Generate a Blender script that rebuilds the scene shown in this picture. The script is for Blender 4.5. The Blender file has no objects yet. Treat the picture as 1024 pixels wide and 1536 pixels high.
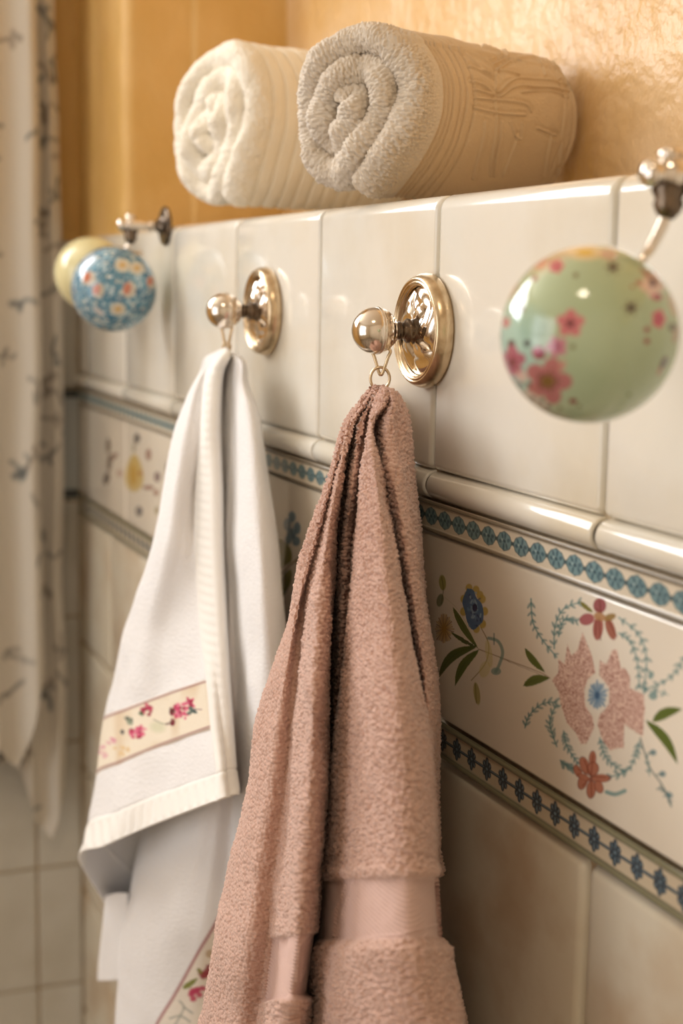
import bpy, bmesh, math
import numpy as np
from mathutils import Vector, Matrix

# ------------------------------------------------------------------ camera, light, exposure
S = bpy.context.scene
COL = S.collection
F, CX, CY = 2256., 512., 768.
def nrm(v): return v/np.linalg.norm(v)
_L = nrm(np.array([-912, -353, F])); _D = np.array([-262, 15100, F]); _D = nrm(_D-_L*_D.dot(_L))
_X, _Z = -_L, -_D; _Y = np.cross(_Z, _X)
RC = np.stack([_X, _Y, _Z], 1)                 # world -> camera axes (right, down, forward)
CAM = np.array([0, 0, 1.5]) - RC.T@(np.array([(645-CX)/F, (495-CY)/F, 1.])*.83)
cd = bpy.data.cameras.new('camera'); cam = bpy.data.objects.new('camera', cd); COL.objects.link(cam)
cd.sensor_fit = 'VERTICAL'; cd.sensor_height = 36; cd.sensor_width = 24; cd.lens = F/1536*36
cd.clip_start = .01
M3 = np.stack([RC[0], -RC[1], -RC[2]], 1)
M4 = Matrix.Identity(4)
for i in range(3):
    for j in range(3): M4[i][j] = float(M3[i, j])
    M4[i][3] = float(CAM[i])
cam.matrix_world = M4
cd.dof.use_dof = True; cd.dof.focus_distance = .815; cd.dof.aperture_fstop = 6.2
S.camera = cam
S.view_settings.view_transform = 'Standard'; S.view_settings.look = 'None'
S.view_settings.gamma = 1; S.view_settings.use_curve_mapping = False
S.view_settings.exposure = 0.0
w = bpy.data.worlds.new('world'); S.world = w; w.use_nodes = True
w.node_tree.nodes['Background'].inputs[0].default_value = (.75, .85, 1, 1)
w.node_tree.nodes['Background'].inputs[1].default_value = .6

def area(name, loc, rot, sx, sy, power, col):
    l = bpy.data.lights.new(name, 'AREA'); l.shape = 'RECTANGLE'; l.size = sx; l.size_y = sy
    l.energy = power; l.color = col
    o = bpy.data.objects.new(name, l); o.location = loc; o.rotation_euler = rot; COL.objects.link(o); return o
R_ = math.radians
area('window_daylight', (-1.0, -.82, 2.06), (0, R_(-90), 0), .62, .96, 26, (.95, .975, 1))
area('added_fill_light', (.2, -2.08, 1.5), (R_(90), 0, 0), 1.2, 1.4, 13, (1, .975, .95))  # soft fill light added behind the camera; there is no door
area('ceiling_lamp', (.75, -.55, 2.42), (0, 0, 0), .18, .18, 2.4, (1, .84, .64))

# ------------------------------------------------------------------ helpers
def p2w(x, y, Y=0.):
    d = RC.T@np.array([(x-CX)/F, (y-CY)/F, 1.]); return CAM+(Y-CAM[1])/d[1]*d
def w2p(P):
    c = (np.asarray(P)-CAM)@RC.T
    return np.stack([CX+F*c[..., 0]/c[..., 2], CY+F*c[..., 1]/c[..., 2]], -1)
def lin(c):
    c = np.asarray(c, float)/255.
    return np.where(c <= .04045, c/12.92, ((c+.055)/1.055)**2.4)
def props(o, label=None, cat=None, group=None, kind=None):
    if label: o['label'] = label
    if cat: o['category'] = cat
    if group: o['group'] = group
    if kind: o['kind'] = kind
    return o
def empty(name, loc, label, cat, group=None):
    o = bpy.data.objects.new(name, None); o.location = loc; o.empty_display_size = .02; COL.objects.link(o)
    return props(o, label, cat, group)
def link(name, me, mats, parent=None, kind=None, label=None):
    o = bpy.data.objects.new(name, me); COL.objects.link(o)
    for m in (mats if isinstance(mats, (list, tuple)) else [mats]): me.materials.append(m)
    if parent:
        o.parent = parent
        loc = Vector((0, 0, 0)); p = parent
        while p: loc += p.location; p = p.parent
        o.location = -loc                      # meshes are written in world coordinates
        me.transform(Matrix.Identity(4))
        me2 = np.empty(len(me.vertices)*3); me.vertices.foreach_get('co', me2)
        me2 = me2.reshape(-1, 3)-np.array(loc); me.vertices.foreach_set('co', me2.ravel()); o.location = (0, 0, 0)
        me.update()
    if kind: o['kind'] = kind
    if label: o['label'] = label
    return o
def mesh_np(name, V, Q, col=None, smooth=True):
    V = np.asarray(V, float).reshape(-1, 3); Q = np.asarray(Q, int)
    k = Q.shape[1]
    used = np.zeros(len(V), bool); used[Q.ravel()] = True
    mp = np.cumsum(used)-1; V = V[used]; Q = mp[Q]
    me = bpy.data.meshes.new(name)
    me.vertices.add(len(V)); me.vertices.foreach_set('co', V.ravel().astype(np.float32))
    me.loops.add(Q.size); me.loops.foreach_set('vertex_index', Q.ravel().astype(np.int32))
    me.polygons.add(len(Q)); me.polygons.foreach_set('loop_start', np.arange(0, Q.size, k, dtype=np.int32))
    try: me.polygons.foreach_set('loop_total', np.full(len(Q), k, np.int32))
    except Exception: pass
    me.update(calc_edges=True)
    me.polygons.foreach_set('use_smooth', np.full(len(Q), smooth, bool))
    if col is not None:
        c = np.asarray(col).reshape(-1, 3)[used]
        a = me.color_attributes.new('Col', 'FLOAT_COLOR', 'POINT')
        a.data.foreach_set('color', np.concatenate([c, np.ones((len(c), 1))], 1).ravel().astype(np.float32))
    me.update(); return me
def quads(n, m, closed_u=False, closed_v=False):
    I = np.arange(n*m).reshape(n, m)
    if closed_v: I = np.concatenate([I, I[:, :1]], 1)
    if closed_u: I = np.concatenate([I, I[:1]], 0)
    return np.stack([I[:-1, :-1], I[:-1, 1:], I[1:, 1:], I[1:, :-1]], -1).reshape(-1, 4)
def catmull(P, n, ts=None):
    """resample control array P (k,...) along axis 0 to n samples"""
    k = len(P); t = np.linspace(0, k-1, n) if ts is None else np.asarray(ts)
    i = np.clip(t.astype(int), 0, k-2); f = (t-i).reshape((-1,)+(1,)*(P.ndim-1))
    g = lambda j: P[np.clip(j, 0, k-1)]
    p0, p1, p2, p3 = g(i-1), g(i), g(i+1), g(i+2)
    return .5*(2*p1+(p2-p0)*f+(2*p0-5*p1+4*p2-p3)*f*f+(3*p1-p0-3*p2+p3)*f**3)
def even_ts(P, n):
    """parameter samples that space rows evenly by mean arc length"""
    q = catmull(P, 400); d = np.linalg.norm(np.diff(q, axis=0), axis=-1)
    while d.ndim > 1: d = d.max(-1)
    s = np.concatenate([[0], np.cumsum(d+1e-6)]); return np.interp(np.linspace(0, s[-1], n), s, np.linspace(0, len(P)-1, 400))
def normals(P):
    du = np.gradient(P, axis=0); dv = np.gradient(P, axis=1)
    n = np.cross(du, dv); return n/np.maximum(np.linalg.norm(n, axis=-1, keepdims=True), 1e-12)
def h3(ix, iy, iz, s):
    h = (ix.astype(np.int64)*73856093) ^ (iy.astype(np.int64)*19349663) ^ (iz.astype(np.int64)*83492791) ^ (s*2654435761)
    h = (h ^ (h >> 13))*1274126177; h &= 0x7fffffff; h = (h ^ (h >> 15))*97561; h &= 0xffffff
    return h/float(0xffffff)
def worley(P, cell, seed=0):
    P = np.asarray(P).reshape(-1, 3)/cell; out = np.empty(len(P)); rnd = np.empty(len(P))
    for a in range(0, len(P), 200000):
        p = P[a:a+200000]; b = np.floor(p).astype(np.int64); best = np.full(len(p), 9.); br = np.zeros(len(p))
        for dx in (-1, 0, 1):
            for dy in (-1, 0, 1):
                for dz in (-1, 0, 1):
                    c = b+np.array([dx, dy, dz])
                    r = h3(c[:, 0], c[:, 1], c[:, 2], seed+1)
                    f = np.stack([r, h3(c[:, 0], c[:, 1], c[:, 2], seed+2), h3(c[:, 0], c[:, 1], c[:, 2], seed+3)], 1)
                    d = ((c+.15+.7*f-p)**2).sum(1); m = d < best
                    best = np.where(m, d, best); br = np.where(m, r, br)
        out[a:a+200000] = np.sqrt(best); rnd[a:a+200000] = br
    return out, rnd
def vnoise(P, cell, seed=0):
    sh = np.asarray(P).shape[:-1]; p = np.asarray(P).reshape(-1, 3)/cell+100; b = np.floor(p).astype(np.int64); f = p-b; f = f*f*(3-2*f)
    r = np.zeros(len(p))
    for dx in (0, 1):
        for dy in (0, 1):
            for dz in (0, 1):
                wgt = np.abs(1-dx-f[:, 0])*np.abs(1-dy-f[:, 1])*np.abs(1-dz-f[:, 2])
                r += wgt*h3(b[:, 0]+dx, b[:, 1]+dy, b[:, 2]+dz, seed)
    return (r*2-1).reshape(sh)
def terry(P, cell, seed=0):
    d, r = worley(P, cell, seed); sh = P.shape[:-1]
    h = np.clip(1-(d/.74)**2, 0, 1)**.7*(.6+.4*r)
    return h.reshape(sh)
def sstep(a, b, x):
    t = np.clip((x-a)/(b-a), 0, 1); return t*t*(3-2*t)
def seg_dist(p, poly):
    best = np.full(len(p), 1e9); tt = np.zeros(len(p))
    poly = np.asarray(poly, float)
    for k in range(len(poly)-1):
        a, b = poly[k], poly[k+1]; d = b-a; L2 = max(d@d, 1e-12)
        t = np.clip(((p-a)@d)/L2, 0, 1); q = np.linalg.norm(p-(a+t[:, None]*d), axis=1)
        m = q < best; best = np.where(m, q, best); tt = np.where(m, k+t, tt)
    return best, tt/(len(poly)-1)
def smooth_poly(pts, n=24): return catmull(np.asarray(pts, float), n) if len(pts) > 2 else np.asarray(pts, float)

class Canvas:
    """paints glaze / thread colours on the points of a surface; pts are 2-D design coordinates"""
    def __init__(s, pts, base):
        s.p = np.asarray(pts, float).reshape(-1, 2); s.c = np.tile(lin(base), (len(s.p), 1)); s.T = lambda q: np.asarray(q, float); s.k = 1.; s.rng = np.random.RandomState(5)
        s.ok = np.ones(len(s.p), bool)
    def frame(s, ox, oy, k): s.T = lambda q: np.asarray(q, float)*k+np.array([ox, oy]); s.k = k; return s
    def sel(s, lo, hi): return np.where(s.ok & (s.p[:, 0] > lo[0]) & (s.p[:, 0] < hi[0]) & (s.p[:, 1] > lo[1]) & (s.p[:, 1] < hi[1]))[0]
    def mix(s, idx, a, col, amt=1.): a = (np.clip(a, 0, 1)*amt)[:, None]; s.c[idx] = s.c[idx]*(1-a)+lin(col)*a
    def stroke(s, pts, w, col, amt=1., soft=1.0, taper=False, curve=True):
        q = s.T(smooth_poly(pts) if curve else np.asarray(pts, float)); w = w*s.k/2
        i = s.sel(q.min(0)-w-2, q.max(0)+w+2)
        if len(i) == 0: return
        d, t = seg_dist(s.p[i], q); ww = w*(1-.7*t) if taper else w
        s.mix(i, (ww-d)/soft+.5, col, amt)
    def ell(s, c, rx, ry, ang=0, col=(0, 0, 0), amt=1., soft=1.0):
        c = s.T(c); rx *= s.k; ry *= s.k; r = max(rx, ry)+2; i = s.sel(c-r, c+r)
        if len(i) == 0: return
        q = s.p[i]-c; a = R_(ang); x = q[:, 0]*math.cos(a)+q[:, 1]*math.sin(a); y = -q[:, 0]*math.sin(a)+q[:, 1]*math.cos(a)
        d = np.sqrt((x/rx)**2+(y/ry)**2); s.mix(i, (1-d)*min(rx, ry)/soft+.5, col, amt)
    def poly_sel(s, pts, curve=False):
        q = s.T(smooth_poly(list(pts)+[pts[0]], 60) if curve else np.asarray(pts, float)); i = s.sel(q.min(0)-1, q.max(0)+1)
        p = s.p[i]; ins = np.zeros(len(i), bool); n = len(q)
        for k in range(n):
            a, b = q[k], q[(k+1) % n]
            c = (a[1] > p[:, 1]) != (b[1] > p[:, 1])
            xx = a[0]+(p[:, 1]-a[1])/((b[1]-a[1]) or 1e-9)*(b[0]-a[0]); ins ^= c & (p[:, 0] < xx)
        return i[ins]
    def poly(s, pts, col, amt=1., curve=False):
        i = s.poly_sel(pts, curve); s.mix(i, np.ones(len(i)), col, amt); return i
    def leaf(s, a, b, w, col, bend=0., vein=None):
        a = np.asarray(a, float); b = np.asarray(b, float); d = b-a; n = np.array([-d[1], d[0]])/max(np.linalg.norm(d), 1e-6)
        t = np.linspace(0, 1, 12); mid = a+t[:, None]*d+n*(bend*np.sin(t*math.pi))[:, None]
        hw = (w/2*np.sin(np.clip(t, 0, 1)**.85*math.pi)**.8)[:, None]
        s.poly(np.concatenate([mid+n*hw, (mid-n*hw)[::-1]]), col)
        if vein: s.stroke(mid, w*.07, vein, .6, curve=False)
    def spray(s, pts, col, size=26, n=9, w=7, dark=None):
        q = smooth_poly(pts, 40); s.stroke(pts, w, col, .85)
        for k in range(n):
            t = (k+.7)/n; i = int(t*38); p = q[i]; d = q[i+1]-q[i]; a = math.atan2(d[1], d[0])
            for sd in (-1, 1):
                b = a+sd*s.rng.uniform(.5, .9); L = size*s.rng.uniform(.7, 1.2)
                e = p+L*np.array([math.cos(b), math.sin(b)])
                s.ell((p+e)/2, L*.5, L*.24, math.degrees(b), col, .55); s.stroke([p, e], w*.45, dark or col, .8)

# ------------------------------------------------------------------ materials
def mat(name, rgb=None, rough=.5, metal=0., coat=0., sheen=0., attr=None, noise=None, bump=None, spec=.5, sub=0.):
    m = bpy.data.materials.new(name); m.use_nodes = True; nt = m.node_tree; b = nt.nodes['Principled BSDF']
    b.inputs['Roughness'].default_value = rough; b.inputs['Metallic'].default_value = metal
    b.inputs['Coat Weight'].default_value = coat; b.inputs['Coat Roughness'].default_value = .05
    b.inputs['Sheen Weight'].default_value = sheen; b.inputs['Sheen Roughness'].default_value = .6
    b.inputs['Specular IOR Level'].default_value = spec
    if sub: b.inputs['Subsurface Weight'].default_value = sub; b.inputs['Subsurface Radius'].default_value = (.004, .002, .001); b.inputs['Subsurface Scale'].default_value = 1.
    tc = nt.nodes.new('ShaderNodeTexCoord')
    src = None
    if attr:
        a = nt.nodes.new('ShaderNodeAttribute'); a.attribute_name = attr; src = a.outputs['Color']
    if rgb is not None:
        c1 = tuple(lin(rgb))+(1,); b.inputs['Base Color'].default_value = c1
    if noise:
        # (scale, other colour, low, high, detail)
        nz = nt.nodes.new('ShaderNodeTexNoise'); nz.inputs['Scale'].default_value = noise[0]; nz.inputs['Detail'].default_value = noise[4] if len(noise) > 4 else 5
        nt.links.new(tc.outputs['Object'], nz.inputs['Vector'])
        mr = nt.nodes.new('ShaderNodeMapRange'); mr.inputs['From Min'].default_value = noise[2]; mr.inputs['From Max'].default_value = noise[3]
        nt.links.new(nz.outputs['Fac'], mr.inputs['Value'])
        mx = nt.nodes.new('ShaderNodeMix'); mx.data_type = 'RGBA'
        nt.links.new(mr.outputs['Result'], mx.inputs['Factor'])
        if src: nt.links.new(src, mx.inputs[6])
        else: mx.inputs[6].default_value = c1
        mx.inputs[7].default_value = tuple(lin(noise[1]))+(1,); src = mx.outputs[2]
    if src: nt.links.new(src, b.inputs['Base Color'])
    prev = None
    for bp in (bump or []):
        kind, sc, st, di = bp
        t = nt.nodes.new('ShaderNodeTexVoronoi' if kind == 'v' else 'ShaderNodeTexNoise'); t.inputs['Scale'].default_value = sc
        if kind == 'n': t.inputs['Detail'].default_value = 4
        nt.links.new(tc.outputs['Object'], t.inputs['Vector'])
        bn = nt.nodes.new('ShaderNodeBump'); bn.inputs['Strength'].default_value = st; bn.inputs['Distance'].default_value = di
        if kind == 'v': bn.invert = True
        nt.links.new(t.outputs['Distance' if kind == 'v' else 'Fac'], bn.inputs['Height'])
        if prev: nt.links.new(prev, bn.inputs['Normal'])
        prev = bn.outputs['Normal']
    if prev: nt.links.new(prev, b.inputs['Normal'])
    return m
M_tile = mat('cream_glazed_tile', (228, 222, 210), .16, coat=.3, noise=(9, (216, 204, 182), .45, .75), bump=[('n', 16, .12, .004), ('n', 90, .05, .001)])
M_low = mat('beige_mottled_tile', (220, 210, 190), .34, noise=(13, (198, 176, 148), .45, .68), bump=[('n', 14, .2, .004), ('n', 120, .10, .001)])
M_grout = mat('tan_grout', (190, 170, 140), .9, noise=(60, (165, 140, 108), .4, .7))
M_paint = mat('painted_glaze', attr='Col', rough=.13, coat=.4, bump=[('n', 12, .12, .004)])
M_relief = mat('relief_glaze', attr='Col', rough=.3, coat=.3, bump=[('n', 300, .15, .0008)])
M_plaster = mat('amber_plaster', (214, 170, 96), .5, noise=(7, (228, 186, 120), .42, .72, 6), bump=[('n', 22, .35, .012), ('n', 110, .3, .003)])
M_plasterR = mat('trowelled_peach_plaster', (214, 168, 96), .42, noise=(6, (234, 202, 160), .36, .62, 7), bump=[('n', 25, .55, .012), ('n', 90, .4, .005), ('v', 60, .12, .004)])
M_leftt = mat('grey_beige_tile', (204, 198, 186), .3, noise=(10, (188, 180, 164), .4, .7))
M_room = mat('cream_wall_paint', (232, 222, 204), .8)
M_floor = mat('stone_floor', (176, 166, 152), .5, noise=(5, (120, 105, 88), .4, .6))
M_nickel = mat('polished_nickel', (226, 214, 200), .13, metal=1, bump=[('n', 180, .12, .0006)])
M_brass = mat('worn_champagne_metal', (214, 192, 160), .25, metal=1, noise=(160, (188, 164, 130), .45, .7), bump=[('n', 260, .2, .0004)])
M_dark = mat('tarnished_nickel', (120, 104, 88), .24, metal=1, noise=(120, (60, 50, 42), .4, .65))
M_pink = mat('dusty_pink_terry', (206, 170, 154), .95, sheen=.3, noise=(900, (184, 142, 124), .4, .75, 3), spec=.1)
M_pinkb = mat('dusty_pink_weave', (206, 172, 160), .9, sheen=.2, spec=.15)
M_white = mat('white_terry', (238, 235, 234), .95, sheen=.3, bump=[('v', 900, .35, .0007)], spec=.1)
M_hem = mat('white_woven_hem', (246, 242, 236), .9, sheen=.2, spec=.15, bump=[('v', 1300, .2, .0004)])
M_whitep = mat('white_terry_printed', attr='Col', rough=.95, sheen=.3, bump=[('v', 900, .35, .0007)], spec=.1)
M_band = mat('embroidered_ribbon', attr='Col', rough=.8, bump=[('v', 1200, .5, .0006)], spec=.2)
M_sand = mat('sand_terry', (216, 202, 184), .95, sheen=.3, spec=.1)
M_sandb = mat('sand_flat_weave', (212, 188, 156), .92, sheen=.25, spec=.1, bump=[('v', 1100, .3, .0005)])
M_cream = mat('ivory_terry', (244, 234, 216), .95, sheen=.3, spec=.1)
M_curt = mat('printed_linen', attr='Col', rough=.9, sheen=.1, bump=[('n', 700, .2, .0006)], spec=.15)
M_knob = mat('pale_cream_ceramic', (226, 216, 168), .12, coat=.5)
M_wframe = mat('white_window_paint', (236, 232, 224), .35)

# ------------------------------------------------------------------ structure
def box_bm(bm, x0, x1, y0, y1, z0, z1, bev=0., seg=3):
    r = bmesh.ops.create_cube(bm, size=1)
    vs = r['verts']
    for v in vs:
        v.co = Vector(((x0+x1)/2+v.co.x*(x1-x0), (y0+y1)/2+v.co.y*(y1-y0), (z0+z1)/2+v.co.z*(z1-z0)))
    if bev:
        es = list({e for v in vs for e in v.link_edges})
        bmesh.ops.bevel(bm, geom=es, offset=bev, segments=seg, affect='EDGES', profile=.5)
def bm_obj(name, bm, m, parent=None, kind=None, smooth=False, label=None):
    me = bpy.data.meshes.new(name); bm.to_mesh(me); bm.free()
    if smooth: me.polygons.foreach_set('use_smooth', [True]*len(me.polygons))
    return link(name, me, m, parent, kind, label)
XL, XR, YF, ZC = -.93, 1.7, -2.0, 2.45
LEDGE = 1.573
def simple(name, x0, x1, y0, y1, z0, z1, m, kind='structure'):
    bm = bmesh.new(); box_bm(bm, x0, x1, y0, y1, z0, z1); return bm_obj(name, bm, m, kind=kind)
simple('floor', XL-.1, XR+.1, YF-.15, .3, -.05, 0, M_floor)
simple('ceiling', XL-.1, XR+.1, YF-.15, .3, ZC, ZC+.05, M_room)
simple('wall_right', XR, XR+.1, YF, .3, 0, ZC, M_room)
# far wall out of view; its opening is added to let in soft fill
bm = bmesh.new()
for b in ((XL, -.45, 0, ZC), (.85, XR, 0, ZC), (-.45, .85, 0, .75), (-.45, .85, 2.25, ZC)):
    box_bm(bm, b[0], b[1], YF-.12, YF, b[2], b[3])
bm_obj('wall_front', bm, M_room, kind='structure')
# left wall with the window opening
WY0, WY1, WZ0, WZ1 = -1.30, -.33, 1.74, 2.38
bm = bmesh.new()
for b in ((WY1, .3, 0, ZC), (YF, WY0, 0, ZC), (WY0, WY1, 0, WZ0), (WY0, WY1, WZ1, ZC)):
    box_bm(bm, XL-.1, XL, b[0], b[1], b[2], b[3])
bm_obj('wall_left', bm, M_plaster, kind='structure')
def window_frame(name, horizontal):
    bm = bmesh.new()
    if horizontal:
        for y in (WY0+.02, (WY0+WY1)/2, WY1-.02): box_bm(bm, XL-.05, XL-.02, y-.02, y+.02, WZ0, WZ1, .004)
        for z in (WZ0+.02, (WZ0+WZ1)/2, WZ1-.02): box_bm(bm, XL-.05, XL-.02, WY0, WY1, z-.018, z+.018, .004)
    else:
        for x in (-.43, .2, .83): box_bm(bm, x-.02, x+.02, YF-.06, YF-.03, .75, 2.25, .004)
        for z in (.77, 1.5, 2.23): box_bm(bm, -.45, .85, YF-.06, YF-.03, z-.018, z+.018, .004)
    return bm_obj(name, bm, M_wframe, kind='structure')
window_frame('window_1', True); window_frame('added_fill_window', False)  # the second frame is an unseen window added opposite for soft fill
# wall behind the tiles (grout), then ledge core and plaster
simple('wall_back', XL, XR, .0045, .30, 0, 1.5675, M_grout)
# plaster above the ledge: recess wall with a pier at the left
def pier():
    r = .012; pts = [(XL, .003)]
    pts += [(-.7185-r+r*math.sin(a), .003+r-r*math.cos(a)) for a in np.linspace(0, math.pi/2, 9)]
    pts += [(-.7185, .071), (-.7125, .075), (-.7125, .172)]
    prev = None; out = []
    pts = np.array(pts); n = len(pts); V = []
    for z in (LEDGE-.004, ZC): V += [(p[0], p[1], z) for p in pts]
    Q = [[k, k+1, n+k+1, n+k] for k in range(n-1)]
    me = mesh_np('wall_recess', V, Q, smooth=False); return link('wall_pier', me, M_plaster, kind='structure')
o = pier()
YB = .168
def plaster_wall():
    nx, nz = 700, 260; x = np.linspace(-.72, XR, nx); z = np.linspace(LEDGE-.005, ZC, nz)
    X, Z = np.meshgrid(x, z, indexing='ij'); P = np.stack([X, np.full_like(X, YB), Z], -1)
    d = vnoise(P, .05, 3)*.0012+vnoise(P, .02, 4)*.0008+np.abs(vnoise(P, .009, 6))*.0007
    P[..., 1] -= d; return link('wall_recess', mesh_np('wall_recess', P, quads(nx, nz)[:, ::-1]), M_plasterR, kind='structure')
plaster_wall()
PITCH = .178; G0 = .184
gl = [G0-PITCH*k for k in range(-8, 7)]; gl = sorted(gl)
gl = [max(g, XL) for g in gl]; gl = [gl[0]]+[g for g in gl[1:] if g > XL+.01]
if gl[0] > XL: gl = [XL]+gl
GR = .0016
def sweep_tile(bm_v, bm_q, x0, x1, prof, rnd):
    """one glazed tile: profile (y,z) swept in x with rounded side edges"""
    prof = np.array(prof); n = len(prof); xs = [x0, x0+rnd*.12, x0+rnd*.4, x0+rnd, x1-rnd, x1-rnd*.4, x1-rnd*.12, x1]
    dy = [rnd*.9, rnd*.45, rnd*.12, 0, 0, rnd*.12, rnd*.45, rnd*.9]
    # inward direction of profile = toward the core
    t = np.gradient(prof, axis=0); nn = np.stack([t[:, 1], -t[:, 0]], 1); nn /= np.linalg.norm(nn, axis=1)[:, None]
    base = len(bm_v)
    for x, d in zip(xs, dy):
        q = prof-nn*(-d)
        for p in q: bm_v.append((x, p[0], p[1]))
    for i in range(len(xs)-1):
        for j in range(n-1): bm_q.append([base+i*n+j, base+(i+1)*n+j, base+(i+1)*n+j+1, base+i*n+j+1])
def arc(cy, cz, r, a0, a1, n=8): return [(cy+r*math.cos(R_(a)), cz+r*math.sin(R_(a))) for a in np.linspace(a0, a1, n)]
def tile_row(name, prof, m, rnd, grouts, jitter=0.):
    V, Q = [], []
    for a, b in zip(grouts[:-1], grouts[1:]): sweep_tile(V, Q, a+GR, b-GR, prof, rnd)
    return link(name, mesh_np(name, V, Q), m, kind='structure')
# profiles run upward on the front face; (y, z)
top = [(.0045, 1.4230)]+arc(.004, 1.427, .004, 260, 181, 6)+[(0, 1.45), (0, 1.50), (0, 1.555)]+arc(.0085, 1.5645, .0085, 180, 92, 10)+[(.03, LEDGE), (.1, LEDGE), (YB+.003, LEDGE)]
tile_row('trim_1', top, M_tile, .0035, gl)
bead = [(.0045, 1.4062)]+arc(.0036, 1.4145, .0078, 262, 98, 14)+[(.0045, 1.4228)]
tile_row('trim_2', bead, M_tile, .0018, gl)
def low_row(z0, z1): return [(.0045, z0)]+arc(.006, z0+.006, .006, 265, 181, 7)+[(0, z0+.03), (0, (z0+z1)/2), (0, z1-.03)]+arc(.006, z1-.006, .006, 179, 95, 7)+[(.0045, z1)]
zz = [1.2635, 1.112, .962, .812, .662, .512, .362, .212, .062]
gl2 = [XL]+[G0-.192*k for k in range(5, -9, -1)]
V, Q = [], []
for zt, zb in zip(zz[:-1], zz[1:]):
    for a, b in zip(gl2[:-1], gl2[1:]): sweep_tile(V, Q, a+GR, b-GR, low_row(zb+GR, zt-GR), .006)
link('trim_6', mesh_np('trim_6', V, Q), M_low, kind='structure')

# ---- painted decor band, split in long tiles
TEAL = (96, 138, 136); TEALD = (62, 100, 104); GREEN = (92, 106, 48); GREEND = (66, 80, 36)
def paint_decor(c):
    # large spray (drawn in the frame of the right-hand half)
    c.frame(760, 880, .2578)
    for p in ([(140, 70), (150, 200), (200, 300), (290, 410)], [(275, 360), (280, 230), (330, 130), (430, 90)], [(300, 290), (335, 190), (405, 200)],
              [(650, 180), (760, 270), (810, 400), (800, 580)], [(650, 270), (720, 320), (760, 450), (770, 590)],
              [(1100, 330), (1020, 430), (980, 500), (900, 560), (790, 600)], [(105, 820), (130, 750), (200, 685), (290, 670)],
              [(290, 930), (262, 850), (250, 780), (285, 690)], [(330, 840), (350, 930), (415, 1030)], [(310, 1010), (350, 1045), (395, 1060)],
              [(540, 880), (560, 960), (600, 1020), (680, 1080)], [(770, 900), (750, 980), (700, 1070), (590, 1110)]):
        c.spray(p, TEAL, 34, 8, 9, TEALD)
    c.spray([(940, 630), (880, 610), (795, 600)], TEAL, 30, 3, 6, TEALD)
    c.ell((850, 635), 26, 24, 20, TEAL, .8); c.ell((838, 515), 16, 24, 20, TEAL, .8)
    c.stroke([(775, 880), (830, 1050), (900, 1150), (955, 1275)], 8, (100, 112, 108))
    c.spray([(830, 1100), (820, 1040), (815, 980)], TEAL, 22, 3, 6, TEALD); c.spray([(955, 1280), (930, 1200), (890, 1170)], TEALD, 24, 4, 8)
    for q in ((850, 965), (905, 1090), (945, 1215)): c.ell(q, 20, 18, 0, (100, 130, 135), .85); c.stroke([q, (q[0]-35, q[1]+5)], 6, TEALD)
    c.stroke([(580, 1195), (630, 1208), (685, 1188)], 24, (120, 152, 148), .9)
    c.stroke([(240, 530), (-40, 415)], 2.6, (140, 120, 95), curve=False)
    L = [(300, 420), (335, 450), (352, 335), (375, 400), (410, 370), (440, 262), (465, 330), (495, 400), (515, 500), (470, 540), (450, 600), (455, 690), (500, 760), (508, 820), (462, 915), (430, 915), (400, 850), (350, 795), (318, 700), (300, 610), (262, 545), (298, 500)]
    Rr = [(540, 430), (580, 450), (612, 368), (640, 365), (662, 470), (692, 480), (718, 530), (715, 590), (795, 630), (802, 700), (792, 870), (722, 830), (682, 800), (680, 940), (640, 940), (600, 955), (560, 900), (525, 800), (540, 745), (595, 680), (595, 590), (535, 510)]
    rng = np.random.RandomState(3)
    for pg in (L, Rr):
        idx = c.poly(pg, (222, 182, 164), .8)
        P2 = np.concatenate([c.p[idx]/1.75, np.zeros((len(idx), 1))], 1); d, r = worley(P2, 1., 9)
        c.mix(idx, (.52-d)*6+.3, (134, 72, 62), .95)
    c.ell((525, 635), 70, 104, 0, (226, 216, 200), .95)
    c.ell((525, 632), 52, 74, 0, (150, 172, 184), .7)
    for k in range(16):
        a = k*math.pi/8; e = (525+58*math.cos(a)*rng.uniform(.75, 1.1), 632+84*math.sin(a)*rng.uniform(.75, 1.1)); c.stroke([(525, 632), e], 11, (92, 130, 158), .75, curve=False)
    c.ell((525, 632), 14, 22, 0, (60, 90, 120), .8)
    # top blossom
    for q, rx, ry, an, cl in (((530, 240), 30, 72, 4, (160, 88, 78)), ((603, 245), 26, 68, -18, (154, 88, 70)), ((465, 190), 44, 34, -15, (160, 84, 88)), ((540, 110), 38, 44, 0, (146, 74, 78)), ((598, 178), 38, 20, -20, (150, 120, 70)), ((540, 175), 36, 24, 20, (176, 132, 92))):
        c.ell(q, rx, ry, an, cl, .95)
    c.leaf((425, 85), (505, 150), 26, (124, 118, 62), 5)
    for a, b in (((535, 190), (545, 310)), ((590, 200), (640, 290)), ((520, 200), (515, 280)), ((540, 80), (545, 150)), ((520, 130), (550, 150))): c.stroke([a, b], 7, (110, 48, 44), .7, curve=False)
    # bottom blossom
    for q, rx, ry, an in (((498, 1000), 17, 44, 3), ((452, 1040), 22, 52, -20), ((412, 1075), 17, 40, -25), ((545, 1115), 46, 24, 0), ((490, 1180), 22, 52, 4), ((440, 1135), 22, 46, 15), ((535, 1165), 20, 38, -20), ((500, 1060), 28, 40, 10), ((450, 1110), 34, 16, 25)):
        c.ell(q, rx*1.3, ry*1.05, an, (134, 76, 60), .9); c.ell(q, rx*1.05, ry*.9, an, (180, 116, 92), .95)
    for e in ((500, 980), (412, 1060), (575, 1110), (492, 1220), (440, 1160), (450, 1010)): c.stroke([(490, 1105), e], 6, (120, 58, 44), .75, curve=False)
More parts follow.
